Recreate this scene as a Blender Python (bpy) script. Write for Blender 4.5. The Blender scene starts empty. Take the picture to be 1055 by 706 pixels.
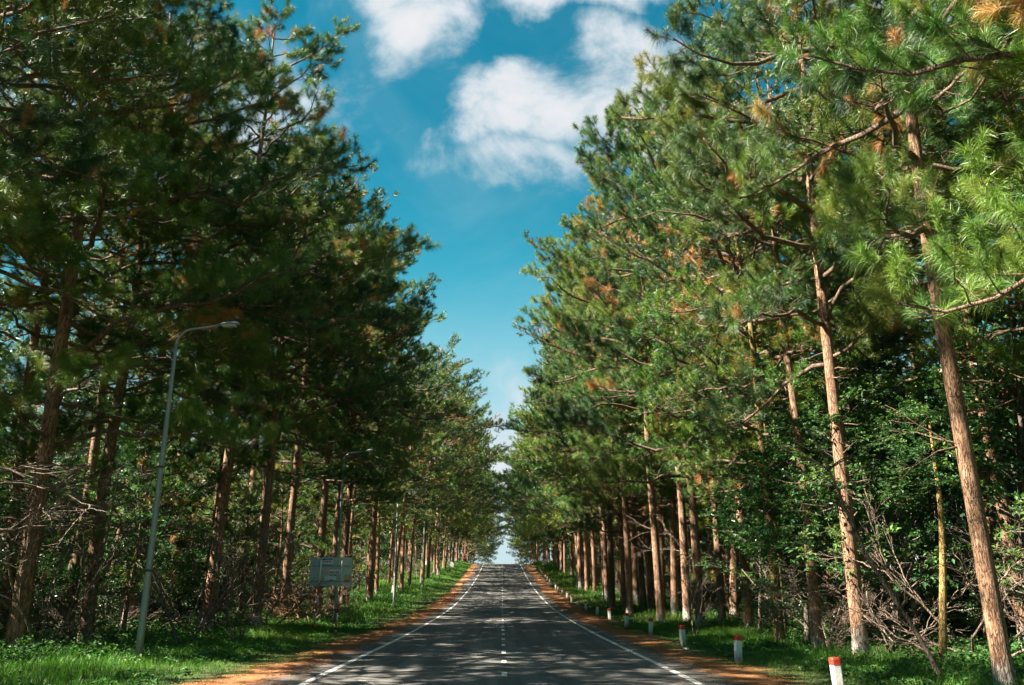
import bpy, math, random
import numpy as np
from mathutils import Vector, Matrix
R = math.radians
SC = bpy.context.scene
COL = SC.collection

# ------------------------------------------------------------------ camera
CAM_Z = 1.72
PITCH = math.atan(247 / 840)
cd = bpy.data.cameras.new('camera')
cam = bpy.data.objects.new('camera', cd)
COL.objects.link(cam)
cd.sensor_width = 36
cd.lens = 36 * 840 / 1055
cd.clip_end = 8000
cam.location = (0, 0, CAM_Z)
cam.rotation_euler = (math.pi / 2 + PITCH, 0, -.012)
SC.camera = cam

# ------------------------------------------------------------------ sky, sun, exposure
SUN_EL = R(46)
SUN_AZ = R(-100)                 # clockwise from +Y: left of the road, a little behind the viewer
sdir = Vector((math.sin(SUN_AZ) * math.cos(SUN_EL), math.cos(SUN_AZ) * math.cos(SUN_EL), math.sin(SUN_EL)))
W = bpy.data.worlds.new('World')
SC.world = W
W.use_nodes = True
nt = W.node_tree
nt.nodes.clear()


def nd(t, typ, **kw):
    n = t.nodes.new(typ)
    for k, v in kw.items():
        setattr(n, k, v)
    return n


def put(t, a, b):
    t.links.new(a, b)


def mth(t, op, a, b=None, c=None, clamp=False):
    n = nd(t, 'ShaderNodeMath', operation=op)
    n.use_clamp = clamp
    for i, v in enumerate((a, b, c)):
        if v is None:
            continue
        if isinstance(v, (int, float)):
            n.inputs[i].default_value = v
        else:
            put(t, v, n.inputs[i])
    return n.outputs[0]


def mixc(t, fac, a, b, mode='MIX'):
    n = nd(t, 'ShaderNodeMix', data_type='RGBA', blend_type=mode)
    for i, v in ((0, fac), (6, a), (7, b)):
        if isinstance(v, (int, float)):
            n.inputs[i].default_value = v
        elif isinstance(v, tuple):
            n.inputs[i].default_value = v if len(v) == 4 else v + (1,)
        else:
            put(t, v, n.inputs[i])
    return n.outputs[2]


def smooth(t, v, lo, hi, a=0., b=1.):
    n = nd(t, 'ShaderNodeMapRange', interpolation_type='SMOOTHSTEP')
    put(t, v, n.inputs[0])
    for i, x in enumerate((lo, hi, a, b)):
        n.inputs[i + 1].default_value = x
    return n.outputs[0]


def noise(t, vec, scale, detail=4., rough=.55, dist=0.):
    n = nd(t, 'ShaderNodeTexNoise')
    put(t, vec, n.inputs['Vector'])
    n.inputs['Scale'].default_value = scale
    n.inputs['Detail'].default_value = detail
    n.inputs['Roughness'].default_value = rough
    n.inputs['Distortion'].default_value = dist
    return n.outputs['Fac']


sky = nd(nt, 'ShaderNodeTexSky', sky_type='NISHITA')
sky.sun_disc = False
sky.sun_elevation = SUN_EL
sky.sun_rotation = SUN_AZ
sky.air_density = 1.0
sky.dust_density = .6
sky.ozone_density = 2.0
tc = nd(nt, 'ShaderNodeTexCoord')
sep = nd(nt, 'ShaderNodeSeparateXYZ')
put(nt, tc.outputs['Generated'], sep.inputs[0])
X, Y, Z = sep.outputs
yy = mth(nt, 'MAXIMUM', Y, .05)
ca = mth(nt, 'DIVIDE', X, yy)     # bearing and height of the sky direction as tangents
cb = mth(nt, 'DIVIDE', Z, yy)
cv = nd(nt, 'ShaderNodeCombineXYZ')
put(nt, ca, cv.inputs[0])
put(nt, cb, cv.inputs[1])
tint = mixc(nt, 1., sky.outputs[0], (.05, .56, .50), 'MULTIPLY')
hz = smooth(nt, cb, .0, .62, .55, 0.)
base = mixc(nt, hz, tint, (.75, 3.0, 3.5))
lowc = smooth(nt, cb, .05, .42, .8, 0.)
base = mixc(nt, lowc, base, (2.6, 2.9, 3.1))
wn = noise(nt, cv.outputs[0], 5.5, 9., .62, .35)
wn2 = noise(nt, cv.outputs[0], 2.2, 5., .6, 1.0)
blobs = [  # (a, b, ra, rb, strength)
    (.07, .635, .14, .095, 1.1), (.19, .66, .13, .11, 1.15), (-.01, .61, .09, .06, 1.0), (.07, .55, .17, .05, .80),
    (-.13, .80, .085, .11, 1.0), (.09, .815, .15, .05, 1.15), (.0, .46, .20, .04, .22),
    (-.25, .80, .16, .07, .30), (.02, .12, .5, .14, .85), (-.5, .6, .3, .2, .8), (.62, .9, .3, .25, .7)]
dn = nd(nt, 'ShaderNodeTexNoise')
put(nt, cv.outputs[0], dn.inputs['Vector'])
dn.inputs['Scale'].default_value = 7.
dn.inputs['Detail'].default_value = 6.
dsp = nd(nt, 'ShaderNodeSeparateColor')
put(nt, dn.outputs['Color'], dsp.inputs[0])
ca = mth(nt, 'ADD', ca, mth(nt, 'MULTIPLY', mth(nt, 'SUBTRACT', dsp.outputs[0], .5), .26))
cb = mth(nt, 'ADD', cb, mth(nt, 'MULTIPLY', mth(nt, 'SUBTRACT', dsp.outputs[1], .5), .20))
tot = None
for (a, b, ra, rb, st) in blobs:
    da = mth(nt, 'DIVIDE', mth(nt, 'SUBTRACT', ca, a), ra)
    db = mth(nt, 'DIVIDE', mth(nt, 'SUBTRACT', cb, b), rb)
    d = mth(nt, 'SQRT', mth(nt, 'ADD', mth(nt, 'MULTIPLY', da, da), mth(nt, 'MULTIPLY', db, db)))
    m = smooth(nt, d, 0., 1.7, st, 0.)
    tot = m if tot is None else mth(nt, 'MAXIMUM', tot, m)
dens = mth(nt, 'ADD', mth(nt, 'MULTIPLY', tot, 1.0), mth(nt, 'MULTIPLY', mth(nt, 'SUBTRACT', wn, .5), 2.0))
dens = mth(nt, 'ADD', dens, mth(nt, 'MULTIPLY', mth(nt, 'SUBTRACT', wn2, .5), .5))
cf = smooth(nt, dens, .30, .95, 0., .93)
ccol = mixc(nt, smooth(nt, dens, .5, 1.3), (2.4, 2.85, 3.1), (3.5, 3.35, 3.4))
veil = mth(nt, 'MULTIPLY', smooth(nt, wn2, .42, .75), .22)
base = mixc(nt, veil, base, (1.7, 2.7, 3.0))
skyc = mixc(nt, cf, base, ccol)
behind = smooth(nt, mth(nt, 'MULTIPLY', Y, -1.), -.25, .25, 0., .18)      # unseen white cloud added behind the viewer to neutralise the bluish fill light
skyc = mixc(nt, behind, skyc, (2.5, 2.2, 2.05))
over = mth(nt, 'MULTIPLY', smooth(nt, Z, .75, .95, 0., .35), smooth(nt, noise(nt, tc.outputs['Generated'], 3., 6.), .35, .6))  # unseen cloud overhead, added for a more neutral fill light
skyc = mixc(nt, over, skyc, (3.3, 3.1, 3.0))
bg = nd(nt, 'ShaderNodeBackground')
put(nt, skyc, bg.inputs[0])
bg.inputs[1].default_value = .05
wo = nd(nt, 'ShaderNodeOutputWorld')
put(nt, bg.outputs[0], wo.inputs[0])

sd = bpy.data.lights.new('sun', 'SUN')
sd.energy = 5.0
sd.angle = R(.5)
sd.color = (1, .92, .78)
sun = bpy.data.objects.new('sun', sd)
COL.objects.link(sun)
sun.rotation_euler = (-sdir).to_track_quat('-Z', 'Y').to_euler()
sun.location = (-40, -10, 60)
vs = SC.view_settings
vs.view_transform = 'Standard'
vs.look = 'None'
vs.exposure = 2.45
vs.gamma = 1
vs.use_curve_mapping = False
SC.cycles.max_bounces = 6
SC.cycles.diffuse_bounces = 1
SC.cycles.glossy_bounces = 2
SC.cycles.transmission_bounces = 3
SC.cycles.transparent_max_bounces = 4


# ------------------------------------------------------------------ materials
def newmat(name):
    m = bpy.data.materials.new(name)
    m.use_nodes = True
    t = m.node_tree
    b = t.nodes['Principled BSDF']
    return m, t, b


def coords(t, scale=(1, 1, 1), out='Object'):
    c = nd(t, 'ShaderNodeTexCoord')
    mp = nd(t, 'ShaderNodeMapping')
    mp.inputs['Scale'].default_value = scale
    put(t, c.outputs[out], mp.inputs[0])
    return mp.outputs[0]


def bump(t, b, h, strength, dist):
    n = nd(t, 'ShaderNodeBump')
    n.inputs['Strength'].default_value = strength
    n.inputs['Distance'].default_value = dist
    put(t, h, n.inputs['Height'])
    put(t, n.outputs[0], b.inputs['Normal'])


def ramp(t, fac, stops):
    n = nd(t, 'ShaderNodeValToRGB')
    e = n.color_ramp.elements
    while len(e) < len(stops):
        e.new(.5)
    for i, (p, c) in enumerate(stops):
        e[i].position = p
        e[i].color = c + (1,)
    put(t, fac, n.inputs[0])
    return n.outputs[0]


def mat_plain(name, col, rough=.6, metal=0., var=.12, scale=6.):
    m, t, b = newmat(name)
    v = coords(t)
    n = noise(t, v, scale, 5.)
    c = mixc(t, n, tuple(x * (1 - var) for x in col), tuple(min(1, x * (1 + var)) for x in col))
    put(t, c, b.inputs['Base Color'])
    b.inputs['Roughness'].default_value = rough
    b.inputs['Metallic'].default_value = metal
    return m


def mat_bark(name, dark, mid, light, limed=False):
    m, t, b = newmat(name)
    v = coords(t, (1, 1, .21))
    vo = nd(t, 'ShaderNodeTexVoronoi', feature='DISTANCE_TO_EDGE')
    vv = nd(t, 'ShaderNodeVectorMath', operation='ADD')
    nz = nd(t, 'ShaderNodeTexNoise')
    put(t, v, nz.inputs['Vector'])
    nz.inputs['Scale'].default_value = 9
    nz.inputs['Detail'].default_value = 4
    sc_ = nd(t, 'ShaderNodeVectorMath', operation='SCALE')
    put(t, nz.outputs['Color'], sc_.inputs[0])
    sc_.inputs['Scale'].default_value = .2
    put(t, v, vv.inputs[0])
    put(t, sc_.outputs[0], vv.inputs[1])
    put(t, vv.outputs[0], vo.inputs['Vector'])
    vo.inputs['Scale'].default_value = 19
    crack = smooth(t, mth(t, 'ADD', vo.outputs['Distance'], mth(t, 'MULTIPLY', nz.outputs['Fac'], .12)), .03, .2)
    n2 = noise(t, v, 22, 6., .65)
    n3 = noise(t, v, 3.5, 3.)
    c = ramp(t, n2, [(.28, dark), (.5, mid), (.72, light)])
    c = mixc(t, mth(t, 'MULTIPLY', smooth(t, n3, .45, .65), .5), c, light)
    c = mixc(t, crack, tuple(x * .7 for x in dark), c)
    if limed:
        z = nd(t, 'ShaderNodeSeparateXYZ')
        tco = nd(t, 'ShaderNodeTexCoord')
        put(t, tco.outputs['Object'], z.inputs[0])
        oi = nd(t, 'ShaderNodeObjectInfo')
        thr = mth(t, 'ADD', mth(t, 'MULTIPLY', oi.outputs['Random'], 1.1), .1)
        zz = mth(t, 'ADD', mth(t, 'SUBTRACT', thr, z.outputs[2]), mth(t, 'MULTIPLY', mth(t, 'SUBTRACT', n2, .55), 1.6))
        f = mth(t, 'MULTIPLY', smooth(t, zz, .0, .25), crack)
        f = mth(t, 'MULTIPLY', f, .75)
        c = mixc(t, f, c, (.52, .50, .46))
    put(t, c, b.inputs['Base Color'])
    b.inputs['Roughness'].default_value = .85
    h = mth(t, 'ADD', mth(t, 'MULTIPLY', crack, .8), mth(t, 'MULTIPLY', n2, .5))
    bump(t, b, h, .9, .03)
    return m


def mat_leaf(name, stops, rough=.5, trans=.25, spec=.4):
    """colour picked per needle tuft / per leaf from the random attribute 'rnd'"""
    m, t, b = newmat(name)
    at = nd(t, 'ShaderNodeAttribute', attribute_name='rnd')
    c = ramp(t, at.outputs['Fac'], stops)
    oi = nd(t, 'ShaderNodeObjectInfo')
    hs = nd(t, 'ShaderNodeHueSaturation')
    put(t, c, hs.inputs['Color'])
    put(t, mth(t, 'ADD', mth(t, 'MULTIPLY', oi.outputs['Random'], .035), .482), hs.inputs['Hue'])
    put(t, mth(t, 'ADD', mth(t, 'MULTIPLY', oi.outputs['Random'], .35), .85), hs.inputs['Value'])
    c = hs.outputs[0]
    put(t, c, b.inputs['Base Color'])
    b.inputs['Roughness'].default_value = rough
    b.inputs['Specular IOR Level'].default_value = spec
    tr = nd(t, 'ShaderNodeBsdfTranslucent')
    c2 = mixc(t, 1., c, (1.25, 1.3, .6), 'MULTIPLY')
    put(t, c2, tr.inputs[0])
    mx = nd(t, 'ShaderNodeMixShader')
    mx.inputs[0].default_value = trans
    put(t, b.outputs[0], mx.inputs[1])
    put(t, tr.outputs[0], mx.inputs[2])
    put(t, mx.outputs[0], t.nodes['Material Output'].inputs[0])
    return m


M = {}
M['bark'] = mat_bark('pine_bark', (.11, .055, .032), (.31, .165, .09), (.50, .31, .19), True)
M['limb'] = mat_bark('limb_bark', (.08, .05, .032), (.19, .12, .075), (.31, .21, .14))
M['bark_grey'] = mat_bark('grey_bark', (.07, .055, .042), (.16, .125, .095), (.28, .24, .19))
M['bark_yellow'] = mat_bark('yellow_bark', (.14, .08, .03), (.36, .23, .065), (.45, .33, .11))
M['deadwood'] = mat_bark('dead_wood', (.10, .068, .048), (.24, .165, .12), (.39, .29, .225))
M['deadbrown'] = mat_bark('brown_dead_twigs', (.16, .07, .03), (.36, .18, .08), (.50, .30, .15))
M['needle'] = mat_leaf('pine_needles', [(0., (.014, .060, .018)), (.35, (.060, .150, .022)), (.70, (.160, .245, .030)),
                                        (.91, (.255, .270, .045)), (.95, (.34, .22, .06)), (1., (.46, .17, .045))], .42, .10, .5)
M['leaf'] = mat_leaf('broad_leaves', [(0., (.016, .055, .022)), (.5, (.035, .105, .034)), (.85, (.065, .150, .042)), (1., (.11, .17, .05))], .33, .2, .55)
M['leaf_light'] = mat_leaf('light_leaves', [(0., (.03, .10, .035)), (.6, (.06, .17, .045)), (1., (.13, .22, .05))], .6, .3, .25)
M['grass'] = mat_leaf('grass_blades', [(0., (.030, .100, .018)), (.5, (.070, .185, .022)), (.9, (.15, .25, .035)), (1., (.22, .20, .07))], .5, .3, .35)
M['litter'] = mat_leaf('fallen_needles', [(0., (.22, .09, .035)), (.5, (.36, .16, .06)), (1., (.50, .28, .12))], .7, .1, .2)
M['white'] = mat_plain('white_paint', (.78, .77, .74), .55, 0, .08, 9)
M['red'] = mat_plain('red_paint', (.62, .055, .025), .5, 0, .2, 9)
M['galv'] = mat_plain('galvanised_steel', (.30, .32, .33), .5, .3, .2, 3)
M['lamp'] = mat_plain('lamp_housing', (.30, .36, .42), .35, .3, .1, 3)
M['glass'] = mat_plain('lamp_glass', (.6, .65, .66), .15, 0, .05, 3)
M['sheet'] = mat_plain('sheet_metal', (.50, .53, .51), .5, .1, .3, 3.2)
M['sheet_lit'] = mat_plain('lit_sheet_metal', (.66, .66, .60), .5, .1, .25, 3.2)  # same sheet metal where no shadow falls, the light put into its colour
M['rail'] = mat_plain('rusty_rail', (.36, .30, .17), .6, .2, .3, 9)
M['blue'] = mat_plain('blue_print', (.03, .14, .32), .4)
M['sky_print'] = mat_plain('pale_blue_print', (.22, .50, .62), .4)
M['orange'] = mat_plain('faded_orange_print', (.66, .42, .24), .5, 0, .2, 14)
M['sticker'] = mat_plain('sticker_white', (.80, .79, .82), .4, 0, .1, 12)
M['paintred'] = mat_plain('sticker_red', (.60, .05, .06), .4)
M['ink'] = mat_plain('dark_ink', (.03, .035, .06), .5)
M['band'] = mat_plain('clamp_steel', (.10, .10, .10), .5, .6)
M['paper'] = mat_plain('crumpled_paper', (.75, .74, .70), .6)

# whitewashed concrete of the marker posts, with dirt splashed near the ground
m, t, b = newmat('marker_concrete')
v = coords(t)
z = nd(t, 'ShaderNodeSeparateXYZ')
put(t, v, z.inputs[0])
n1 = noise(t, v, 16, 6., .7)
n2 = noise(t, v, 5, 3.)
dirt = smooth(t, mth(t, 'ADD', mth(t, 'MULTIPLY', n1, .5), mth(t, 'MULTIPLY', z.outputs[2], -1.1)), -.10, .22, 0., .85)  # seam follows the shadow edge on the board; this side is painted paler
c = mixc(t, n2, (.70, .69, .66), (.82, .81, .78))
c = mixc(t, dirt, c, (.24, .17, .11))
c = mixc(t, smooth(t, n1, .62, .72, 0., .5), c, (.35, .31, .26))
put(t, c, b.inputs['Base Color'])
b.inputs['Roughness'].default_value = .7
bump(t, b, n1, .4, .01)
M['concrete'] = m

# asphalt
m, t, b = newmat('asphalt')
v = coords(t)
n1 = noise(t, v, 150, 3., .7)
n2 = noise(t, v, .55, 5., .6)
vx = coords(t, (1.3, .05, 1))
n3 = noise(t, vx, 1.5, 4., .6)
c = ramp(t, n1, [(.3, (.085, .080, .074)), (.55, (.15, .142, .132)), (.75, (.25, .24, .22))])
c = mixc(t, smooth(t, n2, .35, .7, 0., .5), c, (.125, .115, .108))
c = mixc(t, smooth(t, n3, .42, .60, 0., .7), c, (.062, .058, .056))
vo = nd(t, 'ShaderNodeTexVoronoi', feature='DISTANCE_TO_EDGE')
nzv = nd(t, 'ShaderNodeTexNoise')
put(t, v, nzv.inputs['Vector'])
nzv.inputs['Scale'].default_value = 1.4
nzv.inputs['Detail'].default_value = 6
vadd = nd(t, 'ShaderNodeVectorMath', operation='ADD')
put(t, v, vadd.inputs[0])
put(t, nzv.outputs['Color'], vadd.inputs[1])
put(t, vadd.outputs[0], vo.inputs['Vector'])
vo.inputs['Scale'].default_value = .33
crk = smooth(t, vo.outputs['Distance'], .0, .006, .6, 0.)
crk = mth(t, 'MULTIPLY', crk, smooth(t, n2, .45, .6))
c = mixc(t, crk, c, (.018, .017, .016))
sx = nd(t, 'ShaderNodeSeparateXYZ')
put(t, v, sx.inputs[0])
wp = mth(t, 'ABSOLUTE', mth(t, 'SUBTRACT', mth(t, 'ABSOLUTE', mth(t, 'SUBTRACT', mth(t, 'ABSOLUTE', sx.outputs[0]), 1.75)), .8))
c = mixc(t, mth(t, 'MULTIPLY', smooth(t, wp, .0, .45, .42, 0.), smooth(t, n2, .3, .6)), c, (.060, .057, .055))
n4 = noise(t, coords(t, (1, .35, 1)), 2.6, 7., .7)
c = mixc(t, smooth(t, n4, .60, .70, 0., .55), c, (.20, .17, .14))
put(t, c, b.inputs['Base Color'])
b.inputs['Roughness'].default_value = .82
b.inputs['Specular IOR Level'].default_value = .35
bump(t, b, n1, .35, .006)
M['asphalt'] = m

# worn road paint, lets asphalt grain through
m, t, b = newmat('road_paint')
v = coords(t)
n1 = noise(t, v, 70, 5., .75)
n2 = noise(t, v, 2.2, 3.)
w = smooth(t, mth(t, 'ADD', n1, mth(t, 'MULTIPLY', n2, .35)), .66, .84, 0., .8)
c = mixc(t, w, (.66, .65, .62), (.16, .15, .14))
put(t, c, b.inputs['Base Color'])
b.inputs['Roughness'].default_value = .7
M['paint'] = m
m, t, b = newmat('faded_road_paint')
v = coords(t)
n1 = noise(t, v, 50, 5., .75)
c = mixc(t, smooth(t, n1, .38, .6), (.42, .40, .37), (.13, .12, .115))
put(t, c, b.inputs['Base Color'])
b.inputs['Roughness'].default_value = .75
M['paint_old'] = m

# ground: soil and moss under the grass
m, t, b = newmat('ground_soil')
v = coords(t)
n1 = noise(t, v, 7, 7., .65)
n2 = noise(t, v, .5, 4.)
c = ramp(t, n1, [(.3, (.030, .040, .014)), (.5, (.045, .070, .018)), (.7, (.095, .075, .035))])
c = mixc(t, smooth(t, n2, .45, .65, 0., .6), c, (.11, .065, .032))
put(t, c, b.inputs['Base Color'])
b.inputs['Roughness'].default_value = .95
bump(t, b, n1, .8, .08)
M['soil'] = m
m, t, b = newmat('needle_bed')
v = coords(t)
vn = coords(t, (1, .5, 1))
n1 = noise(t, vn, 55, 6., .75)
n2 = noise(t, v, 1.3, 5., .65)
c = ramp(t, n1, [(.3, (.13, .050, .022)), (.5, (.33, .135, .050)), (.72, (.50, .26, .115))])
c = mixc(t, smooth(t, n2, .50, .72, 0., .55), c, (.19, .13, .085))
put(t, c, b.inputs['Base Color'])
b.inputs['Roughness'].default_value = .9
bump(t, b, n1, .9, .02)
M['bed'] = m


# ------------------------------------------------------------------ mesh helpers
class MB:
    """collects triangles, quads and n-gons for ONE mesh"""

    def __init__(s):
        s.V, s.F, s.n = [], [], 0      # F: (faces array KxM, material index, rnd values K, smooth)

    def add(s, v, f, mi=0, rnd=None, sm=True):
        v = np.asarray(v, dtype=np.float32).reshape(-1, 3)
        f = np.asarray(f, dtype=np.int64)
        s.V.append(v)
        s.F.append((f + s.n, mi, rnd, sm))
        s.n += len(v)

    def box(s, c, size, rot=None, mi=0):
        hx, hy, hz = [x / 2 for x in size]
        v = np.array([(x, y, z) for z in (-hz, hz) for y in (-hy, hy) for x in (-hx, hx)])
        if rot is not None:
            v = v @ np.array(rot).T
        s.add(v + np.array(c), [(0, 2, 3, 1), (4, 5, 7, 6), (0, 1, 5, 4), (2, 6, 7, 3), (0, 4, 6, 2), (1, 3, 7, 5)], mi, None, False)

    def tubes(s, P, Rr, sides=6, mi=0, cap=True):
        """P: (N,n,3), Rr: (N,n)"""
        P = np.asarray(P, dtype=np.float64)
        Rr = np.asarray(Rr, dtype=np.float64)
        if P.ndim == 2:
            P, Rr = P[None], Rr[None]
        N, n, _ = P.shape
        if not N:
            return
        T = np.gradient(P, axis=1)
        T /= np.linalg.norm(T, axis=2, keepdims=True) + 1e-9
        mean = T.mean(axis=1, keepdims=True)
        ref = np.where(np.abs(mean[..., 2:3]) > .8, np.array([1., 0, 0]), np.array([0, 0, 1.]))
        U = np.cross(T, np.broadcast_to(ref, T.shape))
        U /= np.linalg.norm(U, axis=2, keepdims=True) + 1e-9
        Vv = np.cross(T, U)
        a = np.arange(sides) * 2 * math.pi / sides
        ring = (U[:, :, None] * np.cos(a)[None, None, :, None] + Vv[:, :, None] * np.sin(a)[None, None, :, None]) * Rr[:, :, None, None]
        v = (P[:, :, None] + ring).reshape(-1, 3)
        i = np.arange(n - 1)[:, None]
        j = np.arange(sides)[None, :]
        j2 = (j + 1) % sides
        q = np.stack([i * sides + j, i * sides + j2, (i + 1) * sides + j2, (i + 1) * sides + j], -1).reshape(-1, 4)
        off = (np.arange(N) * n * sides)[:, None, None]
        s.add(v, (q[None] + off).reshape(-1, 4), mi)
        if cap:
            base = s.n - N * n * sides
            capf = (np.arange(N)[:, None] * n * sides + (n - 1) * sides + np.arange(sides)[None])
            s.F.append((capf + base, mi, None, False))
            capf = (np.arange(N)[:, None] * n * sides + np.arange(sides)[None, ::-1])
            s.F.append((capf + base, mi, None, False))

    def mesh(s, name, mats):
        me = bpy.data.meshes.new(name)
        V = np.concatenate(s.V)
        lt = np.concatenate([np.full(len(f), f.shape[1]) for f, *_ in s.F])
        li = np.concatenate([f.ravel() for f, *_ in s.F])
        mi = np.concatenate([np.full(len(f), m) for f, m, *_ in s.F])
        sm = np.concatenate([np.full(len(f), x) for f, _, _, x in s.F])
        me.vertices.add(len(V))
        me.vertices.foreach_set('co', V.ravel())
        me.loops.add(len(li))
        me.loops.foreach_set('vertex_index', li.astype(np.int32))
        me.polygons.add(len(lt))
        ls = np.concatenate([[0], np.cumsum(lt)[:-1]])
        me.polygons.foreach_set('loop_start', ls.astype(np.int32))
        me.polygons.foreach_set('loop_total', lt.astype(np.int32))
        me.polygons.foreach_set('material_index', mi.astype(np.int32))
        me.polygons.foreach_set('use_smooth', sm.astype(bool))
        if any(r is not None for _, _, r, _ in s.F):
            rv = np.concatenate([np.zeros(len(f)) if r is None else np.asarray(r) for f, _, r, _ in s.F])
            at = me.attributes.new('rnd', 'FLOAT', 'FACE')
            at.data.foreach_set('value', rv.astype(np.float32))
        for m_ in mats:
            me.materials.append(m_)
        me.update(calc_edges=True)
        me.validate()
        return me


def link(name, data, parent=None, loc=None, **props):
    o = bpy.data.objects.new(name, data)
    COL.objects.link(o)
    if parent is not None:
        o.parent = parent
    if loc is not None:
        o.location = loc
    for k, v_ in props.items():
        if v_ is not None:
            o[k] = v_
    return o


def build(mb, name, mats, parent=None, loc=None, **props):
    return link(name, mb.mesh(name, mats), parent, loc, **props)


def thing(name, label, cat, loc=(0, 0, 0), rz=0., group=None, sc=1.):
    o = link(name, None, None, loc, label=label, category=cat, group=group)
    o.rotation_euler = (0, 0, rz)
    o.scale = (sc, sc, sc)
    o.empty_display_size = .3
    return o


# ------------------------------------------------------------------ ground
PY = np.array([-60, -20, 0, 15, 32, 60, 75, 90, 105, 120, 135, 150, 160, 170, 180, 200, 240, 300, 420, 800, 6000.])
PZ = np.array([.4, .2, .08, .0, -.13, .03, .42, .98, 1.65, 2.45, 3.35, 4.35, 4.93, 5.22, 5.20, 4.2, 1.2, -3, -7, -9, -9.])
_m = np.gradient(PZ, PY)


def road_z(y):
    y = np.asarray(y, dtype=float)
    i = np.clip(np.searchsorted(PY, y) - 1, 0, len(PY) - 2)
    h = PY[i + 1] - PY[i]
    t_ = np.clip((y - PY[i]) / h, 0, 1)
    return ((1 + 2 * t_) * (1 - t_) ** 2 * PZ[i] + t_ * (1 - t_) ** 2 * h * _m[i] + t_ * t_ * (3 - 2 * t_) * PZ[i + 1] + t_ * t_ * (t_ - 1) * h * _m[i + 1])


def wav(x, y):
    return (np.sin(x * .53 + y * .21) + np.sin(x * .31 - y * .47 + 2) + np.sin(x * 1.1 + y * .9 + 1) * .5) / 2.5


def ground_z(x, y):
    x = np.asarray(x, dtype=float)
    ax = np.abs(x)
    off = np.clip((ax - 5.2) / 3, 0, 1)
    zz = road_z(y) - .05 + off * (.07 * wav(x, y) + .03 * wav(x * 3.1, y * 2.7))
    lift = np.clip((y - 60) / 60., 0, 1) * .35 * off                      # verges stand a little above the road on the climb
    return zz + lift + np.clip((ax - 12) / 30, 0, 1) * .5 * (1 + wav(x * .3, y * .3)) * np.clip((400 - y) / 200, 0, 1)


xs = np.concatenate([[-3000, -1200, -500, -250, -150, -100, -70, -50, -40], np.arange(-34, -5.9, .7), [-5.2, -4.4, 0, 4.4, 5.2], np.arange(6, 34.1, .7), [40, 50, 70, 100, 150, 250, 500, 1200, 3000]])
ys = np.concatenate([[-200, -100, -60], np.arange(-40, 90, .8), np.arange(90, 190, 2.), [195, 205, 220, 240, 270, 300, 350, 420, 600, 800, 1500, 3000, 6000]])


def sheet(name, xs, ys, zf, mat, **props):
    XX, YY = np.meshgrid(xs, ys)
    ZZ = zf(XX, YY)
    mb = MB()
    nx = len(xs)
    i = np.arange(len(ys) - 1)[:, None]
    j = np.arange(nx - 1)[None]
    q = np.stack([i * nx + j, i * nx + j + 1, (i + 1) * nx + j + 1, (i + 1) * nx + j], -1).reshape(-1, 4)
    mb.add(np.stack([XX, YY, ZZ], -1).reshape(-1, 3), q)
    return build(mb, name, [mat], **props)


sheet('ground', xs, ys, ground_z, M['soil'], kind='structure')
yr = np.concatenate([np.arange(-40, 200, .5), np.arange(200, 420, 5)])
rg = np.random.default_rng(5)


def strip(name, x0f, x1f, ys, dz, mat, nx=2, **props):
    mb = MB()
    a, b_ = x0f(ys), x1f(ys)
    P = [np.stack([a + (b_ - a) * k / nx, ys, road_z(ys) + dz], -1) for k in range(nx + 1)]
    v = np.stack(P, 1).reshape(-1, 3)
    i = np.arange(len(ys) - 1)[:, None]
    j = np.arange(nx)[None]
    w = nx + 1
    q = np.stack([i * w + j, i * w + j + 1, (i + 1) * w + j + 1, (i + 1) * w + j], -1).reshape(-1, 4)
    mb.add(v, q)
    return build(mb, name, [mat], **props)


def K(v_):
    return lambda y: np.full(len(y), float(v_))


def edge(side, base_, amp, seed):
    r_ = np.random.default_rng(seed)
    ph = r_.uniform(0, 6, 8)
    fr = [.13, .31, .7, 1.3, 2.3, 3.9, 5.5, 7.7]

    def f(y):
        return side * (base_ + amp * sum(np.sin(y * k + p) / (1 + k) for k, p in zip(fr, ph)))
    return f


strip('road', K(-4.55), K(4.45), yr, 0., M['asphalt'], 8, kind='structure')


def le_out(y):
    return -(4.9 + np.clip((y - 60) / 80, 0, 1) * 1.0) - .22 * np.sin(y * .5) - .12 * np.sin(y * 1.7 + 1) - .07 * np.sin(y * 4.3)


def re_out(y):
    return (4.88 + np.clip((y - 40) / 80, 0, 1) * 1.3) + .2 * np.sin(y * .43 + 1) + .1 * np.sin(y * 1.9) + .07 * np.sin(y * 4.9)


strip('needle_covered_shoulder', le_out, lambda y: edge(-1, 4.42, .16, 3)(y), yr, .012, M['bed'], 3, kind='structure')
strip('needle_covered_shoulder', lambda y: edge(1, 4.22, .16, 4)(y), re_out, yr, .012, M['bed'], 3, kind='structure')
strip('edge_line', K(-3.56), K(-3.42), yr, .006, M['paint'], 1, kind='structure')
strip('edge_line', K(3.42), K(3.56), yr, .006, M['paint'], 1, kind='structure')
mb = MB()
for k in range(70):
    y0 = 5.0 + 2.95 * k
    yq = np.linspace(y0, y0 + .85, 4)
    for a_, b_ in zip(yq[:-1], yq[1:]):
        mb.add([(.0, a_, road_z(a_) + .006), (.11, a_, road_z(a_) + .006), (.11, b_, road_z(b_) + .006), (.0, b_, road_z(b_) + .006)], [(0, 1, 2, 3)])
build(mb, 'centre_line', [M['paint']], kind='structure')


def road_xy(u, v_):
    return 0


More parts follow.
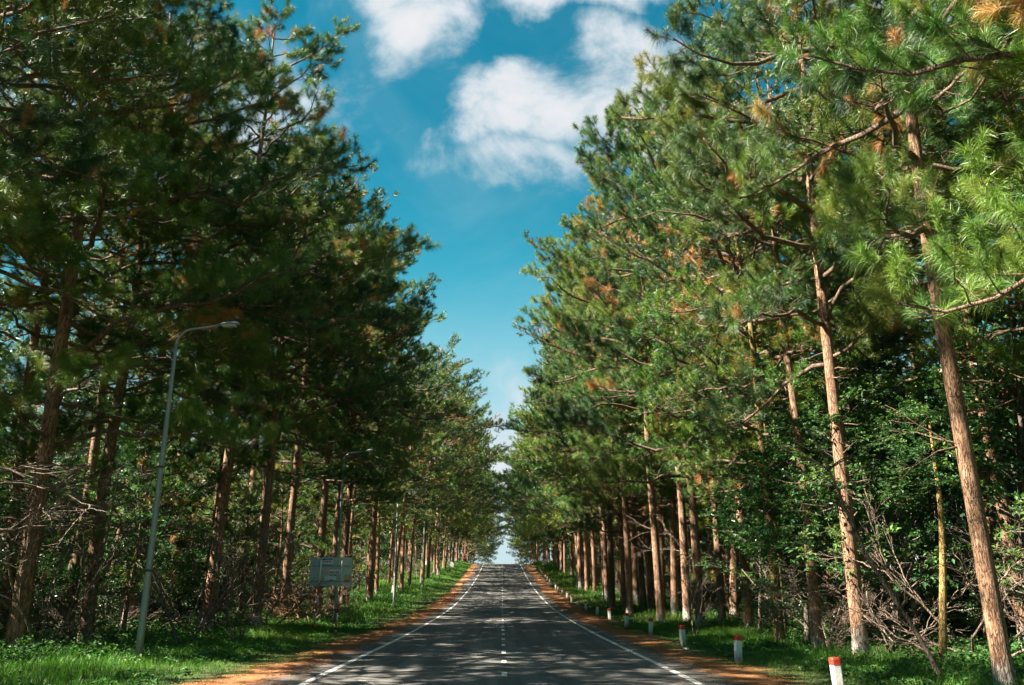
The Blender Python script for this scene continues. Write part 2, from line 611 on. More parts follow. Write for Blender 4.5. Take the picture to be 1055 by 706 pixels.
# faint old arrow head left on the asphalt by the near left line
mb = MB()
for (a_, b_) in (((-3.15, 14.55), (-2.55, 16.1)), ((-2.55, 16.1), (-1.95, 14.9))):
    a_, b_ = Vector(a_), Vector(b_)
    n_ = Vector((-(b_ - a_).y, (b_ - a_).x)).normalized() * .055
    q = [a_ + n_, a_ - n_, b_ - n_, b_ + n_]
    mb.add([(p.x, p.y, float(road_z(p.y)) + .005) for p in q], [(0, 1, 2, 3)])
build(mb, 'faded_arrow_marking', [M['paint_old']], kind='structure')


# ------------------------------------------------------------------ vegetation generators
def unit(v_):
    return v_ / (np.linalg.norm(v_, axis=-1, keepdims=True) + 1e-9)


def rand_dirs(rng, n):
    return unit(rng.normal(size=(n, 3)))


def tufts(mb, O, A, rng, per, width, length, mi, rnd):
    """brushes of long needles around shoot tips. O (T,3) tip, A (T,3) axis"""
    Tn = len(O)
    O = np.repeat(O, per, 0)
    A = np.repeat(A, per, 0)
    rv = np.repeat(rnd, per)
    n = len(O)
    D = rand_dirs(rng, n)
    perp = unit(D - (D * A).sum(1, keepdims=True) * A)
    phi = rng.uniform(.2, 1.3, n)[:, None]
    d = A * np.cos(phi) + perp * np.sin(phi)
    d[:, 2] -= .12
    d = unit(d)
    L = (length * rng.uniform(.6, 1.1, n) * np.repeat(rng.uniform(.7, 1.2, Tn), per))[:, None]
    st = O - A * (rng.uniform(0, 1, n) ** 1.2)[:, None] * length * 1.25
    side = unit(np.cross(d, rand_dirs(rng, n))) * width / 2
    tip = st + d * L
    tip[:, 2] -= L[:, 0] * .1
    rr = np.clip(rv + rng.normal(0, .02, n), 0, 1)
    if width < .006:                                   # nearest trees: bent needles
        mid = st + d * L * .55
        tip[:, 2] -= L[:, 0] * rng.uniform(.0, .35, n)
        V = np.stack([st + side * .7, st - side * .7, mid + side, mid - side, tip], 1).reshape(-1, 3)
        i = (np.arange(n) * 5)[:, None]
        mb.add(V, i + np.array([0, 1, 3, 2]), mi, rr, False)
        mb.F.append((i + np.array([2, 3, 4]) + (mb.n - len(V)), mi, rr, False))
    else:
        V = np.stack([st + side, st - side, tip], 1).reshape(-1, 3)
        mb.add(V, np.arange(n * 3).reshape(-1, 3), mi, rr, False)


def limb(base_, az, el, L, n, rng, curve=.2, wig=.08):
    """poly line of a branch, (n,3)"""
    s_ = np.linspace(0, 1, n)
    dh = np.array([math.cos(az), math.sin(az), 0])
    lat = np.array([-math.sin(az), math.cos(az), 0])
    w = np.cumsum(rng.normal(0, wig, n)) * L / n * 1.6
    w2 = np.cumsum(rng.normal(0, wig, n)) * L / n * 1.2
    w -= w[0]
    w2 -= w2[0]
    P = base_[None] + dh[None] * (L * s_ * math.cos(el))[:, None] + lat[None] * w[:, None]
    P[:, 2] += L * (math.sin(el) * s_ + curve * s_ * s_) + w2
    return P


def pine_meshes(seed, H=26., cb=7., Lmax=6.2, r0=.23, lod=1, nb=52, lean=0., stubs=10, dens=1.):
    """returns (trunk mesh, branches mesh, crown mesh). local +x is the side grown towards the light"""
    rng = np.random.default_rng(seed)
    tr = MB()
    n = 22
    hz_ = np.concatenate([[0, .25, .7], np.linspace(1.5, H, n - 3)])
    t_ = hz_ / H
    ph = rng.uniform(0, 6, 4)
    ax = lean * hz_ + .28 * np.sin(t_ * 5 + ph[0]) * t_ + .12 * np.sin(t_ * 13 + ph[1]) * t_
    ay = .28 * np.sin(t_ * 4 + ph[2]) * t_ + .12 * np.sin(t_ * 11 + ph[3]) * t_
    TP = np.stack([ax, ay, hz_ - .15], -1)
    rad = r0 * (1 - .86 * t_ ** 1.15)
    rad[0] *= 1.35
    rad[1] *= 1.15
    tr.tubes(TP, rad, 12 if lod < 2 else 7)

    def at(h):
        return np.array([np.interp(h, hz_, ax), np.interp(h, hz_, ay), h - .15])
    cr = MB()
    br = cr
    # dead stubs below the crown
    SP, SR = [], []
    for k in range(stubs):
        h = rng.uniform(cb * .35, cb * 1.1)
        L = rng.uniform(.4, 1.9)
        P = limb(at(h), rng.uniform(0, 6.28), rng.uniform(-.2, .4), L, 6, rng, rng.uniform(-.2, .1), .14)
        SP.append(P)
        SR.append(np.linspace(.022, .006, 6))
        if L > .9:
            for q in range(3):
                i = rng.integers(2, 5)
                P2 = limb(P[i], rng.uniform(0, 6.28), rng.uniform(-.3, .6), L * .35, 6, rng, 0, .15)
                SP.append(P2)
                SR.append(np.linspace(.01, .004, 6))
    br.tubes(SP, SR, 4)
    P1, R1, P2s, R2s, P3s, R3s = [], [], [], [], [], []
    tipO, tipA, tipR = [], [], []
    az = rng.uniform(0, 6.28)
    for k in range(nb):
        if k % 3 == 0:
            whorl = (k + rng.uniform(-.5, .5)) / nb
        f = min(max(whorl + rng.uniform(-.006, .006), 0), 1)
        h = cb + (H - cb) * (f ** .92) * .985
        az += 2.4 + rng.normal(0, .35)
        prof = (1 - f ** 2.4) * .84 + .16
        if f < .18:
            prof *= .65 + 1.6 * f
        bias = 1 + .24 * math.cos(az)
        L = Lmax * prof * bias * rng.uniform(.62, 1.12)
        el = .02 + .62 * f + rng.normal(0, .13)
        P = limb(at(h), az, el, L, 9, rng, rng.uniform(-.05, .28) - (.14 if f < .25 else 0), .19)
        rb = .018 + .0115 * L
        P1.append(P)
        R1.append(rb * (1 - .8 * np.linspace(0, 1, 9)))
        dead0 = rng.random() < .25
        ns = max(4, int((4 + L * 2.15) * dens))
        hue = rng.uniform(.1, .75)
        for q in range(ns):
            s_ = .36 + .64 * (q + rng.uniform(0, 1)) / ns
            s_ = min(s_, .99)
            i = s_ * 8
            i0 = int(i)
            B = P[i0] * (1 - i + i0) + P[min(i0 + 1, 8)] * (i - i0)
            sg = 1 if (q % 2) else -1
            a2 = az + sg * rng.uniform(.45, 1.15)
            e2 = el * .5 + rng.uniform(-.1, .55)
            L2 = (.36 * L * (1.12 - s_) + .42) * rng.uniform(.7, 1.25)
            Q = limb(B, a2, e2, L2, 6, rng, rng.uniform(-.05, .35), .2)
            P2s.append(Q)
            R2s.append(np.linspace(.008 + .006 * L2, .005, 6))
            dead = rng.uniform(.93, 1) if (dead0 and s_ < .7 and rng.random() < .35) else None
            nt3 = 1 + int(L2 * 1.9 * dens)
            tipO.append(Q[-1])
            tipA.append(unit(Q[-1] - Q[-2] + np.array([0, 0, .04])))
            tipR.append(dead if dead else hue)
            for w in range(nt3):
                u_ = rng.uniform(.3, .95) * 5
                j0 = int(u_)
                B3 = Q[j0] * (1 - u_ + j0) + Q[min(j0 + 1, 5)] * (u_ - j0)
                a3 = a2 + rng.choice([-1, 1]) * rng.uniform(.4, 1.4)
                e3 = rng.uniform(-.1, 1.0)
                L3 = rng.uniform(.18, .5)
                T3 = limb(B3, a3, e3, L3, 4, rng, .25, .08)
                P3s.append(T3)
                R3s.append(np.linspace(.006, .004, 4))
                tipO.append(T3[-1])
                tipA.append(unit(T3[-1] - T3[-2]))
                tipR.append(dead if dead else hue)
    br.tubes(P1, R1, 7 if lod < 2 else 4)
    br.tubes(P2s, R2s, 4 if lod < 2 else 3)
    if lod < 2:
        br.tubes(P3s, R3s, 3, cap=False)
    O, A, Rv = np.array(tipO), np.array(tipA), np.array(tipR)
    al = Rv < .9
    Rv[al] = np.clip(Rv[al] + rng.normal(0, .14, al.sum()), 0, .9)
    hit = al & (rng.random(len(Rv)) < .012)
    Rv[hit] = rng.uniform(.91, 1, hit.sum())
    per, wd = ((300, .0040), (88, .0125), (32, .031))[lod]
    tufts(cr, O, A, rng, per, wd, (.32, .28, .31)[lod], 1, Rv)
    nm = 'pine'
    return tr.mesh(nm + '_trunk', [M['bark']]), cr.mesh(nm + '_crown', [M['limb'], M['needle']])


def leaves(mb, O, D, rng, size, mi, rnd, fold=.35):
    """two-triangle folded leaves. O base, D direction"""
    n = len(O)
    L = (size * rng.uniform(.65, 1.25, n))[:, None]
    side = unit(np.cross(D, unit(rng.normal(0, .55, (n, 3)) + np.array([0, 0, 1.]))))
    up = unit(np.cross(side, D))
    w = L * .27
    tip = O + D * L - np.array([0, 0, 1.]) * L * .12
    mid = O + D * L * .45
    a_ = mid + side * w + up * w * fold
    b_ = mid - side * w + up * w * fold
    V = np.stack([O, a_, tip, b_], 1).reshape(-1, 3)
    i = (np.arange(n) * 4)[:, None]
    F = np.concatenate([i + np.array([0, 1, 2]), i + np.array([0, 2, 3])], 0)
    mb.add(V, F, mi, np.concatenate([rnd, rnd]), False)


def leafy_meshes(seed, H, cb, Lmax, r0, nb, leaf, nleaf, mat='leaf', bark='bark_grey', stems=1, droop=0.):
    rng = np.random.default_rng(seed)
    tr, cr = MB(), MB()
    LO, LD, LR = [], [], []
    P1, R1, P2s, R2s = [], [], [], []
    for st in range(stems):
        n = 12
        t_ = np.linspace(0, 1, n)
        ph = rng.uniform(0, 6, 4)
        hh = H * (1 if st == 0 else rng.uniform(.6, .95))
        ln = rng.uniform(-.12, .12, 2) * (1 if stems == 1 else 2.6)
        ax = ln[0] * hh * t_ + .03 * hh * np.sin(t_ * 6 + ph[0]) * t_
        ay = ln[1] * hh * t_ + .03 * hh * np.sin(t_ * 5 + ph[1]) * t_
        TP = np.stack([ax, ay, t_ * hh - .1], -1)
        tr.tubes(TP, r0 * (1 - .85 * t_) * (1 if st == 0 else .7), 8)
        az = rng.uniform(0, 6)
        for k in range(nb // stems):
            f = (k + rng.random()) / (nb // stems)
            h = cb + (hh - cb) * f
            tt = h / hh
            base_ = np.array([np.interp(tt, t_, ax), np.interp(tt, t_, ay), h - .1])
            az += 2.4 + rng.normal(0, .4)
            L = Lmax * (1 - f ** 2 * .75) * rng.uniform(.55, 1.1)
            P = limb(base_, az, rng.uniform(.1, .7), L, 7, rng, rng.uniform(-.15, .15) - droop, .14)
            P1.append(P)
            R1.append(np.linspace(.012 + .010 * L, .005, 7))
            hue = rng.uniform(.1, .9)
            ns = int(4 + L * 3)
            for q in range(ns):
                s_ = min(.2 + .8 * (q + rng.random()) / ns, .99) * 6
                i0 = int(s_)
                B = P[i0] * (1 - s_ + i0) + P[min(i0 + 1, 6)] * (s_ - i0)
                a2 = az + rng.choice([-1, 1]) * rng.uniform(.3, 1.4)
                L2 = rng.uniform(.35, .9) * min(1, L * .5) + .1
                Q = limb(B, a2, rng.uniform(-.3, .8), L2, 5, rng, -droop, .12)
                P2s.append(Q)
                R2s.append(np.linspace(.006, .003, 5))
                k_ = nleaf
                u_ = rng.uniform(.1, 1, k_) * 3.999
                j0 = u_.astype(int)
                fr = (u_ - j0)[:, None]
                LO.append(Q[j0] * (1 - fr) + Q[j0 + 1] * fr + rng.normal(0, .03, (k_, 3)))
                dd = unit(Q[-1] - Q[0])[None] * .6 + rand_dirs(rng, k_) * np.array([1, 1, .6])
                LD.append(unit(dd))
                LR.append(np.clip(hue + rng.normal(0, .2, k_), 0, 1))
    tr.tubes(P1, R1, 5, mi=0)
    cr.tubes(P2s, R2s, 3, mi=1, cap=False)
    leaves(cr, np.concatenate(LO), np.concatenate(LD), rng, leaf, 0, np.concatenate(LR))
    return tr.mesh('leafy_trunk', [M[bark]]), cr.mesh('leafy_crown', [M[mat], M[bark]])


def bare_mesh(seed, H, spread, n0, r0=.03, twist=.16, flat=.3, el0=.9, depth=3, base_h=0.):
    """leafless brush: n0 stems, each forking `depth` times"""
    rng = np.random.default_rng(seed)
    mb = MB()
    lev = [[] for _ in range(depth + 1)]
    for k in range(n0):
        az = rng.uniform(0, 6.28)
        L = H * rng.uniform(.6, 1.05)
        el = el0 + rng.normal(0, .2)
        b0 = np.array([rng.normal(0, .12 * spread), rng.normal(0, .12 * spread), base_h * rng.uniform(.4, 1)])
        lev[0].append((limb(b0, az, el, L, 9, rng, rng.uniform(-.25, .1), twist), L, az, el))
    for d in range(depth):
        for (P, L, az, el) in lev[d]:
            m_ = rng.integers(4, 8) if d == 0 else rng.integers(3, 6)
            for q in range(m_):
                u_ = rng.uniform(.25, .97) * 8
                j0 = int(u_)
                B = P[j0] * (1 - u_ + j0) + P[min(j0 + 1, 8)] * (u_ - j0)
                a2 = az + rng.choice([-1, 1]) * rng.uniform(.3, 1.2)
                e2 = el * (1 - flat) + rng.normal(0, .35)
                L2 = L * rng.uniform(.3, .6)
                lev[d + 1].append((limb(B, a2, e2, L2, 9, rng, rng.uniform(-.25, .2), twist), L2, a2, e2))
    for d, l in enumerate(lev):
        r = r0 * (.52 ** d)
        mb.tubes([x[0] for x in l], [np.linspace(r, max(r * .35, .0025), 9) for _ in l], (7, 5, 4, 3)[min(d, 3)])
    return mb.mesh('bare_branches', [M['deadwood']])


# ------------------------------------------------------------------ pines
rnd = random.Random(11)
NEAR = [pine_meshes(100 + i, H=h, cb=c_, Lmax=l_, lod=0, nb=n_, lean=ln_, stubs=16)
        for i, (h, c_, l_, n_, ln_) in enumerate([(26, 6.5, 6.4, 56, .01), (25, 7.5, 6.0, 52, -.015), (27, 8.8, 6.2, 50, .02), (26, 5.4, 6.6, 60, .0)])]
MID = [pine_meshes(200 + i, H=h, cb=c_, Lmax=l_, lod=1, nb=n_, lean=ln_, stubs=12)
       for i, (h, c_, l_, n_, ln_) in enumerate([(26, 7, 6.2, 54, .015), (25, 8, 6.0, 50, -.01), (27, 6.5, 6.5, 56, .02), (24, 9, 5.4, 46, .0)])]
FAR = [pine_meshes(300 + i, H=h, cb=c_, Lmax=l_, lod=2, nb=n_, lean=.01, stubs=5)
       for i, (h, c_, l_, n_) in enumerate([(26, 8, 6.2, 50), (25, 7, 5.8, 48), (27, 9, 6.0, 50)])]
WIDE = [pine_meshes(350 + i, H=h, cb=c_, Lmax=l_, lod=2, nb=n_, lean=.03, stubs=4)
        for i, (h, c_, l_, n_) in enumerate([(26, 5.5, 8.4, 56), (27, 6.5, 7.8, 56)])]
YOUNG = [pine_meshes(370 + i, H=h, cb=2.2, Lmax=l_, r0=.10, lod=1, nb=30, lean=.0, stubs=4)
         for i, (h, l_) in enumerate([(11, 2.9), (9, 2.5)])]
DENSE = [pine_meshes(390 + i, H=h, cb=10.5, Lmax=6.0, lod=1, nb=54, lean=.0, stubs=14, dens=1.1) for i, h in enumerate([24, 26])]
# ragged forest-grown pines of the inner wood, with a shorter crown set high
INNER = [pine_meshes(400 + i, H=h, cb=c_, Lmax=l_, lod=2, nb=40, lean=ln_, stubs=9, dens=.9)
         for i, (h, c_, l_, ln_) in enumerate([(25, 8, 4.9, .02), (24, 6.5, 5.2, -.02), (26, 9.5, 4.6, .0)])]


def pine(x, y, meshes, rz, sc, label, group=None, bark=None, thin=1.):
    r_ = thing('pine_tree', label, 'pine tree', (x, y, float(ground_z(x, y))), rz, group)
    r_.scale = (sc * thin, sc * thin, sc)
    if group:
        r_.rotation_euler = (rnd.gauss(0, .022), rnd.gauss(0, .022), rz)
    tr_, cr_ = meshes
    o = link('trunk', tr_, r_)
    if bark:
        o.data = tr_.copy()
        o.data.materials[0] = M[bark]
    link('crown', cr_, r_)
    return r_


explicit = [
    # x, y, variant set, idx, rz deg, scale, label
    (-12.8, 22.9, NEAR, 3, 10, 1.04, 'thick leaning pine at the far left edge, sunlit flaking bark above dead branches'),
    (-12.9, 27.0, NEAR, 1, -30, .95, 'dark pine trunk just right of the leaning pine at the far left'),
    (-10.9, 32.0, NEAR, 2, 20, 1.0, 'dark pine with whitewash remains on its base, right of the nearest lamp post'),
    (-10.6, 37.2, MID, 3, -40, .97, 'slim sunlit orange-barked pine between the nearest lamp post and the grey sign'),
    (-9.6, 33.9, MID, 1, 50, .80, 'slender pine with forked trunk in brush left of the grey sign'),
    (-11.4, 45.0, MID, 0, 0, 1.0, 'pine standing directly behind the left post of the grey sign'),
    (-11.2, 52.0, MID, 2, 35, 1.0, 'straight sunlit pine trunk rising just right of the grey sign'),
    (-9.8, 50.0, MID, 1, -20, .96, 'paler twin pine immediately beside the straight trunk right of the grey sign'),
    (8.5, 14.7, NEAR, 2, 205, .98, 'big rough pine at right edge, nearest trunk with grey bark and needle sprays'),
    (15.0, 25.5, MID, 3, 150, 1.0, 'reddish pine trunk at the right picture edge behind the biggest pine'),
    (8.9, 21.4, NEAR, 1, 200, 1.02, 'stout pine with peeling whitened base behind the nearest red-capped marker'),
    (8.8, 24.0, MID, 3, 165, .86, 'pale slightly leaning pine between stout peeling pine and yellow-stained trunk'),
    (9.7, 33.7, MID, 0, 190, .95, 'brown leaning pine behind the second red-capped marker post from the front'),
    (10.1, 39.3, MID, 1, 170, .93, 'pine with short stubs left of the brown leaning pine on the right verge'),
    (8.3, 35.9, NEAR, 0, 185, 1.0, 'flaky pale-footed pine behind the third red-capped marker post'),
    (10.8, 48.3, MID, 2, 200, 1.0, 'pine immediately left of the flaky pale-footed pine on the right verge'),
    (7.9, 42.5, NEAR, 2, 180, 1.04, 'thick dark-footed pine standing close to the fourth marker post'),
    (12.6, 64.0, MID, 3, 170, 1.0, 'slim sunlit pine left of the thick dark-footed pine'),
    (7.3, 48.8, MID, 0, 175, 1.0, 'light sunlit pine standing right behind the fifth marker post'),
    (7.4, 57.5, MID, 1, 190, 1.02, 'leaning dark silhouetted pine right behind the sixth marker post'),
    (8.3, 67.0, MID, 2, 180, 1.0, 'dark straight pine behind the seventh marker post'),
]
for (x, y, S_, i, rz, sc_, lab) in explicit:
    pine(x, y, S_[i], R(rz), sc_, lab, None, None, (.72 if y < 16 else .84) if (x > 0 and y < 25) else .88 if x > 0 else 1.)
pine(9.6, 8.6, NEAR[3], R(170), .95, 'pine just outside the right edge whose long-needled sprays hang into the picture', None, None, .85)
pine(-12.6, 10.2, NEAR[2], R(20), 1.0, 'pine just outside the left edge whose dark boughs fill the upper left corner')
# the yellow-stained pair on the right verge
pine(8.9, 27.6, MID[0], R(200), .74, 'leaning pine stained bright yellow on its lower trunk, right verge', None, 'bark_yellow')
pine(9.7, 29.6, MID[1], R(160), .7, 'thinner yellowish pine tucked behind the leaning yellow-stained pine', None, 'bark_yellow', .8)

taken = [(9.6, 8.6), (-12.6, 10.2)] + [(x, y) for (x, y, *_r) in explicit] + [(8.9, 27.6), (9.7, 29.6)]


def free(x, y, d):
    return all((x - a) ** 2 + (y - b_) ** 2 > d * d for a, b_ in taken)


def scatter_row(side, x0, jx, y0, y1, step, group, label, sets, gap, k_=1.):
    y = y0
    while y < y1:
        x = side * (x0 + rnd.uniform(-jx, jx))
        yy_ = y + rnd.uniform(-.35, .35) * step
        y += step
        if not free(x, yy_, gap):
            continue
        taken.append((x, yy_))
        d = math.hypot(x, yy_)
        S_ = sets(d)
        rz = (0 if side < 0 else math.pi) + rnd.uniform(-.8, .8)
        pine(x, yy_, rnd.choice(S_), rz, rnd.uniform(.78, 1.13) * k_, label, group)


def sets_row(d):
    return NEAR if d < 30 else MID if d < 75 else FAR if d < 92 else WIDE


def sets_inner(d):
    return MID if d < 30 else INNER


LAB = {
    ('r', -1): ('pines of the left roadside row', 'tall pine in the far stretch of the left roadside row, climbing towards the crest'),
    ('r', 1): ('pines of the right roadside row', 'tall sunlit pine in the far stretch of the right roadside row, climbing towards the crest'),
    ('i', -1): ('pines inside the left wood', 'tall pine inside the dark wood behind the left roadside row'),
    ('i', 1): ('pines inside the right wood', 'tall pine inside the dark wood behind the right roadside row'),
}
for side in (-1, 1):
    g_, l_ = LAB[('r', side)]
    x0 = 10.8 if side < 0 else 8.6
    scatter_row(side, x0, .6, -14 if side < 0 else -4, 8, 5.6, LAB[('i', side)][0], LAB[('i', side)][1], sets_row, 4)
    scatter_row(side, x0, .8, 40 if side < 0 else 54, 92, 3.7, g_, l_, sets_row, 2.6)
    if side > 0:
        scatter_row(side, 10.3, 1.4, 44, 112, 3.1, g_, l_, sets_row, 1.5)
    scatter_row(side, 9.4, .8, 93, 180, 5.2, g_, l_, sets_row, 3.2)
    scatter_row(side, 9.0, .8, 184, 250, 6.5, g_, l_, sets_row, 3)
    g_, l_ = LAB[('i', side)]
    if side < 0:
        scatter_row(side, 14.6, .6, 14, 62, 5.4, g_, l_, lambda d: DENSE, 2.2)
    scatter_row(side, x0 + 3.2, 1.3, 60 if side < 0 else 4, 180, 6.2 if side < 0 else 4.4, g_, l_, sets_inner, 2.6)
    scatter_row(side, x0 + 7.8, 1.9, -16 if side < 0 else 8, 180, 10 if side < 0 else 6.6, g_, l_, sets_inner, 2.6, .82 if side < 0 else 1)
    scatter_row(side, x0 + 13.5, 2.2, -14 if side < 0 else 14, 170, 10 if side < 0 else 8.5, g_, l_, sets_inner, 2.6, .66 if side < 0 else 1)
    scatter_row(side, x0 + 21, 2.6, 0 if side < 0 else 20, 120, 10, g_, l_, sets_inner, 2.6, .66 if side < 0 else 1)

# ------------------------------------------------------------------ broad-leaved trees and shrubs
LT = [leafy_meshes(500 + i, H=h, cb=c_, Lmax=l_, r0=.13, nb=64, leaf=.17, nleaf=20) for i, (h, c_, l_) in enumerate([(13, 3.0, 3.6), (11, 2.2, 3.4), (15, 4.0, 3.8)])]
LS = [leafy_meshes(520 + i, H=h, cb=.4, Lmax=1.7, r0=.035, nb=34, leaf=.12, nleaf=12, stems=4) for i, h in enumerate([3.4, 2.6, 4.2])]
LB = [leafy_meshes(560 + i, H=h, cb=2.3, Lmax=2.9, r0=.09, nb=46, leaf=.13, nleaf=20, mat='leaf_light', droop=.08) for i, h in enumerate([8.5, 7.])]
LL = [leafy_meshes(540 + i, H=h, cb=1.2, Lmax=1.9, r0=.03, nb=20, leaf=.13, nleaf=13, mat='leaf_light', stems=2, droop=.2) for i, h in enumerate([4.2, 5.4])]


def leafy(x, y, ms, rz, sc_, name, label, cat, group=None):
    r_ = thing(name, label, cat, (x, y, float(ground_z(x, y))), rz, group, sc_)
    link('trunk' if cat == 'tree' else 'stems', ms[0], r_)
    link('crown' if cat == 'tree' else 'foliage', ms[1], r_)
    return r_


leafy(11.6, 24.8, LT[0], 1, .95, 'broadleaf_tree', 'glossy dark green broadleaf tree filling the gap behind the stout peeling pine', 'tree')
leafy(11.2, 30.5, LT[1], 2, 1.0, 'broadleaf_tree', 'bright leafy tree hanging over the yellow-stained pine on the right', 'tree')
leafy(12.2, 37, LT[2], 3, 1.05, 'broadleaf_tree', 'broadleaf tree with silvery shining leaves high between the right-hand pines', 'tree')
leafy(9.6, 22.9, LB[0], 1, .95, 'broadleaf_tree', 'light green leafy tree draped around the upper part of the stout peeling pine', 'tree')
leafy(9.2, 26.0, LB[1], 2, 1.0, 'broadleaf_tree', 'light green leafy tree overhanging the leaning yellow-stained pine', 'tree')
leafy(9.6, 32.0, LB[0], 4, .85, 'broadleaf_tree', 'small bright leafy tree behind the second and third red-capped markers', 'tree')
leafy(13.2, 21.5, LT[0], 4, 1.05, 'broadleaf_tree', 'tall dark leafy tree behind the biggest pine near the right edge', 'tree')
for i, (x, y) in enumerate([(17, 20), (19, 28), (16.5, 34), (20, 37), (15, 47), (18, 54), (16, 63), (24, 24), (26, 34), (24, 46), (22, 60), (17, 74), (19, 88)]):
    leafy(x, y, LT[i % 3], i * 1.7, rnd.uniform(.85, 1.15), 'broadleaf_tree', 'dark broadleaf tree deep between the pines of the right wood', 'tree', 'broadleaf trees in the right wood')
for i, (x, y) in enumerate([(-18, 24), (-17, 33), (-21, 29), (-16, 41), (-20, 45), (-17, 52), (-24, 36), (-26, 22), (-22, 56), (-16, 64), (-19, 76), (-17, 90), (-30, 30), (-32, 44)]):
    leafy(x, y, LT[(i + 1) % 3], i * 2.1, rnd.uniform(.7, 1.0), 'broadleaf_tree', 'dark broadleaf tree deep between the pines of the left wood', 'tree', 'broadleaf trees in the left wood')
for (x, y, k, s_, lab) in [(7.9, 24.8, 1, .7, 'small drooping leafy sapling between stout peeling pine and pale leaning pine'),
                           (10.2, 22.5, 0, 1.05, 'light green sapling with frond-like leaves right of the stout peeling pine'),
                           (9.8, 26.2, 1, 1.0, 'light green sapling spreading in front of the yellow-stained pine'),
                           (11.5, 18.2, 0, .9, 'low leafy sapling beside the biggest pine at the right edge'),
                           (-15.3, 22.3, 1, 1.2, 'pale-leaved sapling behind the leaning pine at the far left')]:
    leafy(x, y, LL[k], x, s_, 'sapling', lab, 'sapling')
for side, w_, spots in ((-1, 'left', [(-13.5, 31), (-12.6, 36), (-14.5, 39.5), (-13, 43), (-12.8, 48), (-14.2, 53), (-13, 58), (-12.6, 64), (-14.8, 27), (-13, 71), (-13.4, 80), (-15, 34)]),
                        (1, 'right', [(12, 45), (11.8, 52), (13.5, 58), (12.2, 64), (13, 72), (12.5, 82), (15, 38), (13.5, 92)])):
    for i, (x, y) in enumerate(spots):
        taken.append((x, y))
        pine(x, y, YOUNG[i % 2], i * 1.3, rnd.uniform(.8, 1.15), 'short bushy young pine between the tall trunks of the %s wood' % w_, 'young pines of the %s wood' % w_)
        if i % 2 == 0:
            leafy(x + .5, y + 2.2, LL[1], i, 1.25, 'sapling', 'light green leafy sapling among the trunks of the %s wood' % w_, 'sapling', 'leafy saplings of the %s wood' % w_)
for side in (-1, 1):
    gr_ = 'undergrowth shrubs of the %s wood' % ('left' if side < 0 else 'right')
    lb = 'dense leafy shrub in the shaded undergrowth of the %s wood' % ('left' if side < 0 else 'right')
    cnt = 0
    while cnt < 105:
        y = rnd.uniform(6, 150) if cnt > 55 else rnd.uniform(12, 60)
        x = side * ((13.6 if side < 0 else 11.8) + abs(rnd.gauss(0, 6.5)))
        cnt += 1
        leafy(x, y, rnd.choice(LS), rnd.uniform(0, 6), rnd.uniform(.6, 1.15), 'shrub', lb, 'shrub', gr_)

# leafless brush
BR = [bare_mesh(600, 3.6, 1.2, 6, .034, .15, .25, .75), bare_mesh(601, 2.6, 1.0, 7, .024, .2, .2, .9),
      bare_mesh(602, 4.2, .5, 3, .04, .12, .2, 1.15), bare_mesh(603, 2.2, 2.2, 9, .02, .2, .5, .45)]
# long dead limbs reaching out level, as on the left
LIMBS = bare_mesh(610, 5.2, .6, 6, .045, .10, .55, .10, 3, 5.4)


def brush(x, y, me, rz, s_, name, label, cat, group=None, z=0):
    o = link(name, me, None, (x, y, float(ground_z(x, y)) - .05 + z), label=label, category=cat, group=group)
    o.rotation_euler = (0, 0, rz)
    o.scale = (s_, s_, s_)
    return o


def dead_tree(x, y, rz, s_, label):
    mb = MB()
    rng = np.random.default_rng(int(abs(x * 10)))
    t_ = np.linspace(0, 1, 10)
    mb.tubes(np.stack([.12 * np.sin(t_ * 5), .1 * np.sin(t_ * 4 + 1), t_ * 6 - .1], -1), .085 * (1 - .7 * t_), 8)
    r_ = thing('dead_tree', label, 'dead tree', (x, y, float(ground_z(x, y))), rz, None, s_)
    build(mb, 'trunk', [M['deadwood']], r_)
    link('dead_branches', LIMBS, r_)
    return r_


dead_tree(-13.6, 20.6, .4, .95, 'leafless dead tree with level grey branches before the leaning left pine')
dead_tree(-11.6, 24.6, 2.4, .85, 'leafless dead tree with tangled level branches left of the nearest lamp post')
for (x, y, k, rz, s_, lab) in [
    (-9.3, 25.6, 2, 1.0, .95, 'thin leafless sapling right behind the nearest lamp post'),
    (-8.3, 27.2, 2, 3.4, .9, 'slim leafless sapling standing on the verge between lamp post and whitewashed pine'),
    (-10.4, 29.6, 0, .5, 1.1, 'sprawling leafless bush before the pine with the whitewashed base'),
    (-9.4, 34.6, 0, 2., 1.0, 'brown leafless bush left of the grey sign'),
    (-8.9, 39.5, 3, 1., 1.4, 'low tangled heap of dead orange-brown branches right of the grey sign'),
    (-9.0, 44.0, 0, 4., .95, 'brown leafless bush behind the tangled heap near the grey sign'),
    (10.6, 19.4, 0, 1.3, 1.05, 'spreading leafless bush between stout peeling pine and the biggest pine'),
    (9.8, 21.6, 1, 2.3, 1.1, 'small leafless bush at the foot of the stout peeling pine'),
    (8.8, 23.0, 1, .3, 1.0, 'wiry leafless bush beside the pale leaning pine'),
    (10.9, 28.5, 0, 5., 1.0, 'leafless bush in shade behind the yellow-stained pine'),
    (7.0, 31.2, 2, 2.5, .62, 'thin bare sapling standing alone on the right verge near the second marker'),
]:
    o = brush(x, y, BR[k], rz, s_, 'bare_shrub', lab, 'bare shrub')
    if 'orange-brown' in lab:
        o.data = BR[k].copy()
        o.data.materials[0] = M['deadbrown']
